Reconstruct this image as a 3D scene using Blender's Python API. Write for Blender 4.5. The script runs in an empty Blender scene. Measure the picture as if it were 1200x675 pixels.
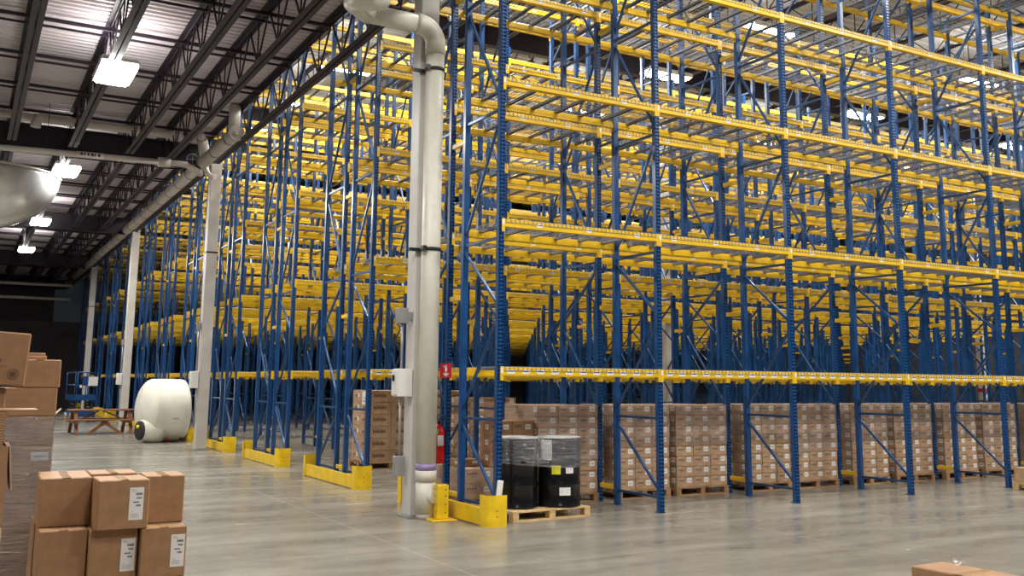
import bpy, math, random
from mathutils import Vector, Matrix
R = random.Random(7)
PI = math.pi
SC = bpy.context.scene
COL = SC.collection

# ------------------------------------------------------------------ materials
def new_mat(name):
    m = bpy.data.materials.new(name); m.use_nodes = True
    nt = m.node_tree; b = nt.nodes['Principled BSDF']
    return m, nt, b
def pmat(name, col, rough=0.5, metal=0.0, var=0.0, scale=8.0, bump=0.0, bscale=40.0, col2=None, stretch=None, spec=0.5):
    m, nt, b = new_mat(name)
    b.inputs['Roughness'].default_value = rough
    b.inputs['Metallic'].default_value = metal
    b.inputs['Specular IOR Level'].default_value = spec
    b.inputs['Base Color'].default_value = (*col, 1)
    if var or bump:
        tc = nt.nodes.new('ShaderNodeTexCoord'); mp = nt.nodes.new('ShaderNodeMapping')
        if stretch: mp.inputs['Scale'].default_value = stretch
        nt.links.new(tc.outputs['Object'], mp.inputs['Vector'])
    if var:
        n = nt.nodes.new('ShaderNodeTexNoise'); n.inputs['Scale'].default_value = scale; n.inputs['Detail'].default_value = 6
        nt.links.new(mp.outputs['Vector'], n.inputs['Vector'])
        r = nt.nodes.new('ShaderNodeValToRGB')
        r.color_ramp.elements[0].position = 0.35; r.color_ramp.elements[1].position = 0.65
        c2 = col2 or tuple(min(1, c*(1+var)) for c in col)
        r.color_ramp.elements[0].color = (*[c*(1-var) for c in col], 1); r.color_ramp.elements[1].color = (*c2, 1)
        nt.links.new(n.outputs['Fac'], r.inputs['Fac']); nt.links.new(r.outputs['Color'], b.inputs['Base Color'])
    if bump:
        n2 = nt.nodes.new('ShaderNodeTexNoise'); n2.inputs['Scale'].default_value = bscale
        nt.links.new(mp.outputs['Vector'], n2.inputs['Vector'])
        bp = nt.nodes.new('ShaderNodeBump'); bp.inputs['Strength'].default_value = bump; bp.inputs['Distance'].default_value = 0.01
        nt.links.new(n2.outputs['Fac'], bp.inputs['Height']); nt.links.new(bp.outputs['Normal'], b.inputs['Normal'])
    return m
M = {}
M['blue'] = pmat('rack_blue_paint', (0.010, 0.070, 0.225), 0.28, 0, 0.12, 3.0)
M['blue2'] = pmat('brace_blue_paint', (0.02, 0.075, 0.20), 0.3, 0.25)
M['yellow'] = pmat('beam_yellow_paint', (0.80, 0.50, 0.010), 0.38, 0, 0.08, 5.0)
M['guard'] = pmat('guard_yellow_paint', (0.84, 0.55, 0.012), 0.36, 0, 0.10, 6.0)
M['zinc'] = pmat('galvanised_wire', (0.27, 0.27, 0.28), 0.55, 0.3)
M['zinc2'] = pmat('galvanised_channel', (0.22, 0.23, 0.27), 0.45, 0.4)
M['card'] = pmat('cardboard', (0.35, 0.19, 0.09), 0.62, 0, 0.10, 14.0, 0.05, 90)
M['card2'] = pmat('pale_cardboard', (0.50, 0.33, 0.19), 0.7, 0, 0.14, 9.0)
M['card3'] = pmat('brown_cardboard', (0.45, 0.29, 0.175), 0.7, 0, 0.15, 9.0)
M['cardcut'] = pmat('cardboard_core', (0.60, 0.40, 0.20), 0.8, 0, 0.2, 60)
M['paper'] = pmat('label_paper', (0.82, 0.80, 0.78), 0.55)
M['ink'] = pmat('label_ink', (0.03, 0.03, 0.035), 0.6)
M['inkb'] = pmat('faded_print', (0.13, 0.07, 0.04), 0.7)
M['tape'] = pmat('packing_tape', (0.47, 0.29, 0.15), 0.15, 0, 0.15, 30)
M['wood'] = pmat('pallet_wood', (0.62, 0.42, 0.20), 0.75, 0, 0.25, 6.0, stretch=(1, 8, 8))
M['wood2'] = pmat('dark_pallet_wood', (0.36, 0.21, 0.10), 0.8, 0, 0.25, 6.0, stretch=(1, 8, 8))
M['table'] = pmat('stained_table_wood', (0.21, 0.085, 0.035), 0.6, 0, 0.3, 6.0, stretch=(1, 9, 9))
M['colw'] = pmat('column_white_paint', (0.55, 0.52, 0.48), 0.5, 0, 0.06, 3.0)
M['pipe'] = pmat('drain_pipe_plastic', (0.66, 0.63, 0.54), 0.4, 0, 0.05, 5.0)
M['pipe2'] = pmat('overhead_pipe_plastic', (0.62, 0.57, 0.52), 0.5, 0, 0.06, 5.0)
M['black'] = pmat('black_steel', (0.012, 0.012, 0.014), 0.4)
M['drum'] = pmat('black_drum_paint', (0.006, 0.006, 0.007), 0.2)
M['lid'] = pmat('drum_lid_white', (0.6, 0.6, 0.6), 0.4)
M['joist'] = pmat('joist_dark_primer', (0.016, 0.009, 0.018), 0.5, 0, 0.2, 4.0)
M['purple'] = pmat('purple_primer', (0.30, 0.22, 0.42), 0.5)
M['white'] = pmat('white_enamel', (0.75, 0.74, 0.70), 0.4)
M['grey'] = pmat('grey_metal', (0.33, 0.33, 0.33), 0.4, 0.3)
M['red'] = pmat('extinguisher_red', (0.65, 0.01, 0.012), 0.3)
M['signred'] = pmat('sign_red', (0.55, 0.012, 0.03), 0.4)
M['green'] = pmat('tag_green', (0.10, 0.55, 0.08), 0.5)
M['tagy'] = pmat('tag_yellow', (0.85, 0.78, 0.02), 0.5)
M['poly'] = pmat('translucent_poly', (0.72, 0.70, 0.60), 0.45, 0, 0.08, 2.0)
M['rubber'] = pmat('black_rubber', (0.02, 0.02, 0.02), 0.7)
M['lift'] = pmat('lift_blue_paint', (0.008, 0.055, 0.18), 0.35)
M['duct'] = pmat('galvanised_duct', (0.60, 0.61, 0.61), 0.22, 0.65, 0.12, 3.0)
M['wallm'] = pmat('wall_grey_panel', (0.085, 0.075, 0.078), 0.7, 0, 0.15, 1.2)
M['wallb'] = pmat('wall_pale_blue_panel', (0.30, 0.40, 0.52), 0.6)
M['walls'] = pmat('wall_white_panel', (0.45, 0.45, 0.46), 0.6)

def emit(name, col, s):
    m = bpy.data.materials.new(name); m.use_nodes = True; nt = m.node_tree
    nt.nodes.remove(nt.nodes['Principled BSDF'])
    e = nt.nodes.new('ShaderNodeEmission'); e.inputs['Color'].default_value = (*col, 1); e.inputs['Strength'].default_value = s
    nt.links.new(e.outputs[0], nt.nodes['Material Output'].inputs['Surface'])
    return m
M['lamp'] = emit('lamp_diffuser', (1.0, 0.98, 0.93), 40)

def floor_mat():
    m, nt, b = new_mat('polished_concrete')
    tc = nt.nodes.new('ShaderNodeTexCoord')
    def noise(scale, det, st=None, dist=0.0):
        mp = nt.nodes.new('ShaderNodeMapping')
        if st: mp.inputs['Scale'].default_value = st
        nt.links.new(tc.outputs['Object'], mp.inputs['Vector'])
        n = nt.nodes.new('ShaderNodeTexNoise'); n.inputs['Scale'].default_value = scale; n.inputs['Detail'].default_value = det
        n.inputs['Distortion'].default_value = dist
        nt.links.new(mp.outputs['Vector'], n.inputs['Vector']); return n
    n1 = noise(0.55, 8, (0.6, 1.4, 1), 0.6); n2 = noise(5.0, 6); n3 = noise(1.6, 5, (0.35, 1.6, 1), 0.3)
    r = nt.nodes.new('ShaderNodeValToRGB')
    e = r.color_ramp.elements
    e[0].position = 0.32; e[0].color = (0.150, 0.140, 0.118, 1); e[1].position = 0.70; e[1].color = (0.33, 0.31, 0.265, 1)
    x = e.new(0.5); x.color = (0.235, 0.22, 0.186, 1)
    mx = nt.nodes.new('ShaderNodeMath'); mx.operation = 'MULTIPLY_ADD'; mx.inputs[1].default_value = 0.45
    nt.links.new(n3.outputs['Fac'], mx.inputs[0]); 
    ml = nt.nodes.new('ShaderNodeMath'); ml.operation = 'MULTIPLY'; ml.inputs[1].default_value = 0.4
    nt.links.new(n1.outputs['Fac'], ml.inputs[0])
    ml2 = nt.nodes.new('ShaderNodeMath'); ml2.operation = 'MULTIPLY_ADD'; ml2.inputs[1].default_value = 0.18
    nt.links.new(n2.outputs['Fac'], ml2.inputs[0]); nt.links.new(ml.outputs[0], ml2.inputs[2])
    nt.links.new(ml2.outputs[0], mx.inputs[2])
    nt.links.new(mx.outputs[0], r.inputs['Fac'])
    # saw-cut joints: thin lines every 4.4 m
    sep = nt.nodes.new('ShaderNodeSeparateXYZ'); nt.links.new(tc.outputs['Object'], sep.inputs[0])
    facs = []
    for ax, off, per in (('X', 1.7, 4.4), ('Y', 2.35, 4.4)):
        a = nt.nodes.new('ShaderNodeMath'); a.operation = 'ADD'; a.inputs[1].default_value = off + 440
        nt.links.new(sep.outputs[ax], a.inputs[0])
        d = nt.nodes.new('ShaderNodeMath'); d.operation = 'MODULO'; d.inputs[1].default_value = per
        nt.links.new(a.outputs[0], d.inputs[0])
        l = nt.nodes.new('ShaderNodeMath'); l.operation = 'LESS_THAN'; l.inputs[1].default_value = 0.012
        nt.links.new(d.outputs[0], l.inputs[0]); facs.append(l)
    mxx = nt.nodes.new('ShaderNodeMath'); mxx.operation = 'MAXIMUM'
    nt.links.new(facs[0].outputs[0], mxx.inputs[0]); nt.links.new(facs[1].outputs[0], mxx.inputs[1])
    mix = nt.nodes.new('ShaderNodeMix'); mix.data_type = 'RGBA'
    nt.links.new(mxx.outputs[0], mix.inputs['Factor']); nt.links.new(r.outputs['Color'], mix.inputs['A'])
    mix.inputs['B'].default_value = (0.38, 0.35, 0.29, 1)
    nt.links.new(mix.outputs['Result'], b.inputs['Base Color'])
    rr = nt.nodes.new('ShaderNodeMapRange'); rr.inputs['To Min'].default_value = 0.13; rr.inputs['To Max'].default_value = 0.34
    nt.links.new(n3.outputs['Fac'], rr.inputs['Value']); nt.links.new(rr.outputs[0], b.inputs['Roughness'])
    b.inputs['Specular IOR Level'].default_value = 0.45
    return m
M['floor'] = floor_mat()

def film_mat(name, base, scale, stretch, tint, gl=.9):
    m = bpy.data.materials.new(name); m.use_nodes = True; nt = m.node_tree
    nt.nodes.remove(nt.nodes['Principled BSDF'])
    tc = nt.nodes.new('ShaderNodeTexCoord'); mp = nt.nodes.new('ShaderNodeMapping'); mp.inputs['Scale'].default_value = stretch
    nt.links.new(tc.outputs['Object'], mp.inputs['Vector'])
    n = nt.nodes.new('ShaderNodeTexNoise'); n.inputs['Scale'].default_value = scale; n.inputs['Detail'].default_value = 5; n.inputs['Distortion'].default_value = 1.0
    nt.links.new(mp.outputs['Vector'], n.inputs['Vector'])
    t = nt.nodes.new('ShaderNodeBsdfTransparent')
    d = nt.nodes.new('ShaderNodeBsdfDiffuse'); d.inputs['Color'].default_value = (*tint, 1)
    g = nt.nodes.new('ShaderNodeBsdfGlossy'); g.inputs['Roughness'].default_value = 0.18; g.inputs['Color'].default_value = (gl, gl, gl, 1)
    bp = nt.nodes.new('ShaderNodeBump'); bp.inputs['Strength'].default_value = 0.9; bp.inputs['Distance'].default_value = 0.02
    nt.links.new(n.outputs['Fac'], bp.inputs['Height']); nt.links.new(bp.outputs['Normal'], g.inputs['Normal'])
    mr = nt.nodes.new('ShaderNodeMapRange'); mr.inputs['From Min'].default_value = 0.38; mr.inputs['From Max'].default_value = 0.72
    mr.inputs['To Min'].default_value = base; mr.inputs['To Max'].default_value = min(0.95, base + 0.28)
    nt.links.new(n.outputs['Fac'], mr.inputs['Value'])
    m1 = nt.nodes.new('ShaderNodeMixShader'); m1.inputs[0].default_value = 0.35
    nt.links.new(d.outputs[0], m1.inputs[1]); nt.links.new(g.outputs[0], m1.inputs[2])
    m2 = nt.nodes.new('ShaderNodeMixShader')
    nt.links.new(mr.outputs[0], m2.inputs[0]); nt.links.new(t.outputs[0], m2.inputs[1]); nt.links.new(m1.outputs[0], m2.inputs[2])
    nt.links.new(m2.outputs[0], nt.nodes['Material Output'].inputs['Surface'])
    return m
M['film'] = film_mat('clear_stretch_film', 0.15, 5.0, (1, 1, 3.0), (0.62, 0.50, 0.46))
M['filmg'] = film_mat('hazy_stretch_film', 0.38, 7.0, (0.7, 0.7, 9.0), (0.16, 0.13, 0.125), .45)
M['filmd'] = film_mat('drum_stretch_film', 0.22, 5.0, (0.6, 0.6, 7.0), (0.20, 0.21, 0.24))

# ------------------------------------------------------------------ mesh builder
class MB:
    def __init__(s): s.v = []; s.f = []; s.m = []; s.sm = []; s.mats = []
    def mi(s, mat):
        if mat not in s.mats: s.mats.append(mat)
        return s.mats.index(mat)
    def quad(s, pts, mat, sm=False):
        n = len(s.v); s.v += [tuple(p) for p in pts]; s.f.append(tuple(range(n, n+len(pts)))); s.m.append(s.mi(mat)); s.sm.append(sm)
    def box(s, x0, x1, y0, y1, z0, z1, mat, M4=None, bev=0.0):
        k = s.mi(mat); n = len(s.v)
        if bev <= 0:
            P = [(x0,y0,z0),(x1,y0,z0),(x1,y1,z0),(x0,y1,z0),(x0,y0,z1),(x1,y0,z1),(x1,y1,z1),(x0,y1,z1)]
            F = [(3,2,1,0),(4,5,6,7),(0,1,5,4),(1,2,6,5),(2,3,7,6),(3,0,4,7)]
        else:
            b = min(bev, (x1-x0)*.45, (y1-y0)*.45, (z1-z0)*.45)
            P = []; idx = {}
            lo = (x0,y0,z0); hi = (x1,y1,z1)
            for sx in (0,1):
                for sy in (0,1):
                    for sz in (0,1):
                        c = [hi[0] if sx else lo[0], hi[1] if sy else lo[1], hi[2] if sz else lo[2]]
                        ins = [-b if sx else b, -b if sy else b, -b if sz else b]
                        for ax in range(3):
                            p = [c[i] + (0 if i == ax else ins[i]) for i in range(3)]
                            idx[(sx,sy,sz,ax)] = len(P); P.append(tuple(p))
            F = []
            for ax in range(3):
                a1, a2 = [(1,2),(2,0),(0,1)][ax]
                for sd in (0,1):
                    q = []
                    for (u, w) in ((0,0),(1,0),(1,1),(0,1)):
                        c = [0,0,0]; c[ax] = sd; c[a1] = u; c[a2] = w
                        q.append(idx[(*c, ax)])
                    F.append(tuple(q) if sd else tuple(q[::-1]))
            for ax in range(3):
                a1, a2 = [(1,2),(2,0),(0,1)][ax]
                for u in (0,1):
                    for w in (0,1):
                        c0 = [0,0,0]; c1 = [0,0,0]; c0[ax] = 0; c1[ax] = 1
                        c0[a1] = c1[a1] = u; c0[a2] = c1[a2] = w
                        q = (idx[(*c0,a1)], idx[(*c1,a1)], idx[(*c1,a2)], idx[(*c0,a2)])
                        F.append(q if (u == w) else q[::-1])
            for sx in (0,1):
                for sy in (0,1):
                    for sz in (0,1):
                        q = (idx[(sx,sy,sz,0)], idx[(sx,sy,sz,1)], idx[(sx,sy,sz,2)])
                        F.append(q if (sx+sy+sz) % 2 == 1 else q[::-1])
        if M4 is not None: P = [tuple(M4 @ Vector(p)) for p in P]
        s.v += P
        for f in F: s.f.append(tuple(n+i for i in f)); s.m.append(k); s.sm.append(False)
        return s
    def bar(s, a, b, w, h, mat, up=(0,0,1)):
        a = Vector(a); b = Vector(b); d = b-a; L = d.length
        if L < 1e-6: return s
        d.normalize(); u = Vector(up)
        if abs(d.dot(u)) > .99: u = Vector((1,0,0))
        sx = d.cross(u).normalized(); uz = sx.cross(d).normalized()
        Mx = Matrix(((d.x, sx.x, uz.x, a.x),(d.y, sx.y, uz.y, a.y),(d.z, sx.z, uz.z, a.z),(0,0,0,1)))
        return s.box(0, L, -w/2, w/2, -h/2, h/2, mat, Mx)
    def tube(s, pts, r, mat, n=16, cap=True, rad=None):
        pts = [Vector(p) for p in pts]; k = s.mi(mat); base = len(s.v)
        prev = None; N = len(pts)
        for i, p in enumerate(pts):
            if i == 0: t = pts[1]-pts[0]
            elif i == N-1: t = pts[-1]-pts[-2]
            else: t = (pts[i+1]-p).normalized() + (p-pts[i-1]).normalized()
            t.normalize()
            if prev is None:
                u = Vector((0,0,1)) if abs(t.z) < .9 else Vector((1,0,0))
                a = t.cross(u).normalized()
            else:
                a = (prev - t*prev.dot(t)).normalized()
            prev = a; b = t.cross(a)
            rr = rad[i] if rad else r
            for j in range(n):
                th = 2*PI*j/n
                s.v.append(tuple(p + a*rr*math.cos(th) + b*rr*math.sin(th)))
        for i in range(N-1):
            for j in range(n):
                q = (base+i*n+j, base+i*n+(j+1)%n, base+(i+1)*n+(j+1)%n, base+(i+1)*n+j)
                s.f.append(q); s.m.append(k); s.sm.append(True)
        if cap:
            s.f.append(tuple(base+j for j in range(n))[::-1]); s.m.append(k); s.sm.append(False)
            s.f.append(tuple(base+(N-1)*n+j for j in range(n))); s.m.append(k); s.sm.append(False)
        return s
    def lathe(s, prof, mat, n=32, M4=None):
        # profile of (r, z) around z; closed at ends
        k = s.mi(mat); base = len(s.v); N = len(prof)
        for (r, z) in prof:
            for j in range(n):
                th = 2*PI*j/n; p = Vector((r*math.cos(th), r*math.sin(th), z))
                s.v.append(tuple(M4 @ p) if M4 is not None else tuple(p))
        for i in range(N-1):
            for j in range(n):
                s.f.append((base+i*n+j, base+i*n+(j+1)%n, base+(i+1)*n+(j+1)%n, base+(i+1)*n+j)); s.m.append(k); s.sm.append(True)
        s.f.append(tuple(base+j for j in range(n))[::-1]); s.m.append(k); s.sm.append(False)
        s.f.append(tuple(base+(N-1)*n+j for j in range(n))); s.m.append(k); s.sm.append(False)
        return s
    def mesh(s, name):
        me = bpy.data.meshes.new(name); me.from_pydata(s.v, [], s.f)
        for m in s.mats: me.materials.append(m)
        me.polygons.foreach_set('material_index', s.m); me.polygons.foreach_set('use_smooth', s.sm)
        me.update(); return me
    def build(s, name, parent=None, loc=None):
        return link(name, s.mesh(name), parent, loc)
def link(name, me, parent=None, loc=None, rotz=None):
    o = bpy.data.objects.new(name, me); COL.objects.link(o)
    if parent is not None: o.parent = parent
    if loc is not None: o.location = loc
    if rotz is not None: o.rotation_euler = (0, 0, rotz)
    return o
def tag(o, label=None, cat=None, group=None, kind=None):
    if label: o['label'] = label
    if cat: o['category'] = cat
    if group: o['group'] = group
    if kind: o['kind'] = kind
    return o
def thing(name, label, cat, loc=(0,0,0), rotz=0, group=None):
    o = bpy.data.objects.new(name, None); COL.objects.link(o)
    o.empty_display_size = 0.2
    o.location = loc; o.rotation_euler = (0, 0, rotz)
    return tag(o, label, cat, group)
ORD = ['first','second','third','fourth','fifth','sixth','seventh','eighth','ninth','tenth','eleventh','twelfth']

# ------------------------------------------------------------------ camera (solved from the photograph's vanishing lines)
F_PX = 1132.651; YAW = 0.5113; PIT = 0.1535; ROL = 0.0095; CAM = Vector((-5.8504, -10.7015, 1.7179)); Y0 = 272.878
fwd = Vector((math.sin(YAW)*math.cos(PIT), math.cos(YAW)*math.cos(PIT), math.sin(PIT)))
r0 = Vector((math.cos(YAW), -math.sin(YAW), 0)); u0 = r0.cross(fwd)
rgt = r0*math.cos(ROL) + u0*math.sin(ROL); upv = u0*math.cos(ROL) - r0*math.sin(ROL)
cd = bpy.data.cameras.new('camera'); cam = bpy.data.objects.new('camera', cd); COL.objects.link(cam)
cd.sensor_fit = 'HORIZONTAL'; cd.sensor_width = 36; cd.lens = F_PX/1200*36
cd.shift_y = (Y0-337.5)/1200; cd.clip_start = 0.05; cd.clip_end = 300
cam.matrix_world = Matrix(((rgt.x, upv.x, -fwd.x, CAM.x),(rgt.y, upv.y, -fwd.y, CAM.y),(rgt.z, upv.z, -fwd.z, CAM.z),(0,0,0,1)))
SC.camera = cam

# ------------------------------------------------------------------ the setting
XR = 46.0; YB = 56.0; XL = -34.0; YF = -26.0
HI = 12.75; LO = 7.98; XS = -0.62
def struct(name, mb):
    return tag(mb.build(name), kind='structure')
m = MB(); m.box(XL, XR, YF, YB, -0.3, 0.0, M['floor']); struct('floor', m)
def corrugated(name, x0, x1, y0, y1, z, mat, pitch=0.19, h=0.05):
    b = MB(); n = int((y1-y0)/pitch)
    for i in range(n):
        a = y0+i*pitch; w = pitch
        pr = [(a, z), (a+w*.32, z), (a+w*.45, z+h), (a+w*.87, z+h), (a+w, z)]
        for (ya, za), (yb, zb) in zip(pr[:-1], pr[1:]):
            b.quad([(x0,ya,za),(x0,yb,zb),(x1,yb,zb),(x1,ya,za)], mat)
    b.box(x0, x1, y0, y1, z+h+.02, z+h+.12, mat)
    return struct(name, b)
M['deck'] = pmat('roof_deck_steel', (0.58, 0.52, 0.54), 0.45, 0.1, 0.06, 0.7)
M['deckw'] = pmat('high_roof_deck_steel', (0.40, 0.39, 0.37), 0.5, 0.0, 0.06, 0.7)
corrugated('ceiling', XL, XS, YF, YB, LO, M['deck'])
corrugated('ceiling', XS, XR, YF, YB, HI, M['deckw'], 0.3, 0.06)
m = MB(); m.box(XS-.1, XS, YF, YB, LO+.02, HI+.1, M['walls']); struct('wall_clerestory', m)
m = MB()
m.box(XL, XR, YB, YB+.25, 0, 5.2, M['wallm']); m.box(XL, -1.2, YB, YB+.25, 5.2, HI+.1, M['wallm']); m.box(-1.2, XR, YB, YB+.25, 5.2, HI+.1, M['wallb'])
for i in range(13): m.box(XL, 12, YB-.03, YB, .4*i*1.0+.385, .4*i+.40, M['wallm'])
struct('wall_back', m)
m = MB(); m.box(XR, XR+.25, YF, YB, 0, HI+.1, M['wallm']); struct('wall_right', m)

# open-web joists and girders
def joist(name, x, ya, yb, zt, zb, label, cat, group=None, mat=None, pan=0.62, w=0.10):
    mat = mat or M['joist']
    t = thing(name, label, cat, (x, (ya+yb)/2, zb), group=group)
    L = (yb-ya)/2; H = zt-zb
    b = MB()
    for s in (-1, 1): b.box(s*.055-.045, s*.055+.045, -L, L, H-.02, H, mat); b.box(s*.02-.008, s*.02+.008, -L, L, H-.09, H-.02, mat)
    b.build('top_chord', t)
    b = MB(); L2 = L-.55
    for s in (-1, 1): b.box(s*.055-.042, s*.055+.042, -L2, L2, 0, .014, mat); b.box(s*.02-.008, s*.02+.008, -L2, L2, .014, .085, mat)
    b.build('bottom_chord', t)
    b = MB(); n = int(round(2*L2/pan)); st = 2*L2/n
    for i in range(n):
        a = -L2+i*st
        if i % 2 == 0: b.bar((0,a,.05),(0,a+st,H-.05), .028, .028, mat)
        else: b.bar((0,a,H-.05),(0,a+st,.05), .028, .028, mat)
        if i % 2 == 0: b.bar((0,a+.02,.05),(0,a+.02,H-.05), .022, .022, mat)
    b.bar((0,-L,H-.06),(0,-L2,.06), .03, .03, mat); b.bar((0,L,H-.06),(0,L2,.06), .03, .03, mat)
    b.build('web', t)
    return t
YG = [-12.15, 1.15, 14.45, 27.75, 41.05, 54.35]
spn = ['before the near column', 'up to the second column', 'up to the third column', 'up to the fourth column', 'past the fourth column']
jx = [-0.72, -1.82, -2.77, -4.03, -5.31, -6.6, -7.9, -9.2]
for j, x in enumerate(jx):
    for g in range(5):
        if j > 5 and g != 2 and g != 3: continue
        lab = ('dark open-web roof truss directly beside the racks, ' if j == 0 else
               f'dark open-web roof joist, {ORD[j]} from the racks, ') + spn[g]
        joist('roof_joist', x, YG[g]+.13, YG[g+1]-.13, LO-.004, 7.10, lab, 'joist')
for g, y in enumerate(YG[1:]):
    b = MB(); mt = M['joist']
    b.box(-14, -.75, -.11, .11, .58, .60, mt); b.box(-14, -.75, -.11, .11, 0, .02, mt); b.box(-14, -.75, -.008, .008, .02, .58, mt)
    for x in jx:
        if x < -.8: b.box(x-.06, x+.06, -.1, .1, .02, .58, mt)
    tag(b.build('roof_girder', loc=(0, y, 7.08)), f'dark steel girder under the low roof at the {["near","second","third","fourth","farthest"][g]} column', 'girder')
# bridging bars under the low deck, one run per pair
for i in range(24):
    y = -1.6 + i*2.19
    if min(abs(y-v) for v in YG) < .35: continue
    b = MB(); mt = M['joist']
    b.box(-10, -.74, -.025, .025, -.06, 0, mt); b.box(-10, -.74, .36, .39, -.05, -.01, mt)
    tag(b.build('joist_bridging', loc=(0, y, LO-.10)), 'pair of dark bridging bars running across the low roof joists', 'bridging', 'bridging bars under the low roof')
# high roof
for i in range(20):
    x = 0.6+i*1.75
    for g in range(0, 4):
        joist('high_roof_joist', x, YG[g]+.13, YG[g+1]-.13, HI-.004, 11.95, 'dark open-web joist under the high roof above the racks', 'joist', 'joists under the high roof', pan=.8)
for g, y in enumerate(YG[1:5]):
    b = MB(); mt = M['joist']
    b.box(0, 36, -.13, .13, .70, .73, mt); b.box(0, 36, -.13, .13, 0, .03, mt); b.box(0, 36, -.01, .01, .03, .70, mt)
    tag(b.build('high_roof_girder', loc=(XS+.05, y, 11.9)), f'dark steel girder under the high roof, {ORD[g]} from the camera', 'girder')

# ------------------------------------------------------------------ columns
CW = 0.27
def column(name, x, y, h, label, w=CW, boxes=()):
    t = thing(name, label, 'column', (x, y, 0))
    b = MB(); b.box(-w/2, w/2, -w/2, w/2, 0.02, h, M['colw'], bev=.012); b.build('shaft', t)
    b = MB(); b.box(-w/2-.06, w/2+.06, -w/2-.06, w/2+.06, 0, .022, M['grey']); b.build('base_plate', t)
    return t
c1 = column('building_column', -0.60, 1.15, 12.0, 'white square steel column beside the large vertical drain pipe')
c2 = column('building_column', -0.565, 14.45, 7.75, 'white square column between the tank and the third end guard', .27)
c3 = column('building_column', -0.565, 27.75, 7.75, 'white square column standing behind the picnic table', .27)
c4 = column('building_column', -0.565, 41.05, 7.75, 'white square column farthest back, behind the blue scissor lift', .27)
b = MB(); b.box(-.14,.14,-.14,.14,4.9,4.94,M['black']); b.build('strap', c2)
b = MB(); b.box(-.14,.14,-.14,.14,5.2,5.24,M['black']); b.build('strap', c4)
for c in (c2, c3):
    b = MB(); b.box(-.33,-.15,-.14,.10,1.5,1.92,M['white'],bev=.01); b.box(-.335,-.33,-.10,.06,1.55,1.87,M['white']); b.build('electrical_box', c)
    b = MB(); b.box(-.24,-.15,-.06,.06,2.95,3.15,M['grey'],bev=.008); b.build('junction_box', c)
    b = MB(); b.tube([(-.18,-.06,.6),(-.18,-.06,1.5)],.02,M['grey'],10); b.tube([(-.19,0,1.92),(-.19,0,2.95)],.02,M['grey'],10); b.build('conduit', c)
for (x, y, nm) in ((14.25, 14.645, 'white building column standing among the racks behind the third upright'), (30.5, 14.645, 'white building column far among the racks at the right')):
    c = column('building_column', x, y, 12.0, nm, .30)
    if x > 20:
        b = MB(); b.box(-.155,.155,-.155,.155,1.50,1.66,M['signred']); b.build('red_band', c); 
# things fixed to the near column
t = thing('electrical_box', 'white electrical disconnect box on the near column with conduit below', 'electrical box', (-0.845, 1.10, 1.52))
b = MB(); b.box(-.105,.107,-.10,.10,0,.36,M['white'],bev=.012); b.build('enclosure', t)
b = MB(); b.box(-.118,-.105,-.085,.085,.02,.34,M['white'],bev=.004); b.build('door', t)
b = MB(); b.box(-.14,-.118,-.02,.02,.2,.28,M['black'],bev=.004); b.build('switch_handle', t)
b = MB(); b.tube([(-.02,0,0),(-.02,0,-.75)],.017,M['grey'],10); b.tube([(-.02,0,.36),(-.02,0,.95)],.017,M['grey'],10); b.build('conduit', t)
b = MB(); b.box(-.09,.05,-.05,.05,-1.0,-.75,M['grey'],bev=.008); b.build('junction_box', t)
b = MB(); b.box(-.10,.04,-.06,.06,.95,1.15,M['grey'],bev=.008); b.box(.04,.107,-.05,.05,1.0,1.1,M['grey']); b.build('junction_box', t)

# vertical roof drain pipe in front of the near column
def arc(c, r, a0, a1, axu, axv, n=8):
    return [tuple(Vector(c)+Vector(axu)*r*math.cos(a0+(a1-a0)*i/n)+Vector(axv)*r*math.sin(a0+(a1-a0)*i/n)) for i in range(n+1)]
t = thing('roof_drain_pipe', 'large cream vertical drain pipe with black straps in front of the near column', 'pipe', (-.585, .872, 0))
PR = .126
pts = [(0,0,.09),(0,0,6.15)]
b = MB(); b.tube(pts, PR, M['pipe'], 28); b.build('vertical_pipe', t)
el = arc((-.25,0,6.27), .25, 0, PI/2, (1,0,0), (0,0,1), 8)
b = MB(); b.tube([(0,0,6.12)]+el+[(-.30,0,6.52)], PR+.012, M['pipe'], 28); b.build('elbow', t)
el2 = arc((-1.02,-.25,6.52), .25, PI/2, PI, (0,1,0), (-1,0,0), 8)
b = MB(); b.tube([(-.27,0,6.52),(-1.02,0,6.52)], PR, M['pipe'], 28); b.build('horizontal_pipe', t)
b = MB(); b.tube([(-.98,0,6.52)]+el2[:]+[(-1.27,-.3,6.52)], PR+.012, M['pipe'], 28); b.build('elbow', t)
b = MB(); b.tube([(-1.27,-.28,6.52),(-1.27,-6.0,6.52)], PR, M['pipe'], 28); b.build('horizontal_pipe', t)
for z in (3.42, 5.88):
    b = MB(); b.tube([(0,0,z),(0,0,z+.045)], PR+.012, M['black'], 28); b.box(-.27,.05,.08,.12,z,z+.045,M['black']); b.box(-.17,-.12,-.13,-.05,z-.01,z+.055,M['black']); b.tube([(.13,.0,z+.02),(.17,.01,z+.02),(.19,.10,z-.05)], .012, M['black'], 8)
    b.build('pipe_strap', t)
b = MB(); b.tube([(0,0,.60),(0,0,.68)], PR+.004, M['purple'], 28); tag(b.build('primer_band', t), 'purple primer band')
b = MB(); b.tube([(0,0,.46),(0,0,.60)], PR+.010, M['pipe'], 28); b.build('coupling', t)
b = MB(); b.tube([(0,0,.0),(0,0,.09)], PR-.012, M['pipe2'], 28); b.tube([(0,0,.08),(0,0,.46)], PR+.004, M['pipe'], 28)
b.tube([(.02,-.05,.28),(.06,-.165,.28)], .085, M['pipe'], 20); b.tube([(.055,-.15,.28),(.062,-.175,.28)], .06, M['pipe'], 20); b.build('cleanout', t)

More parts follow.
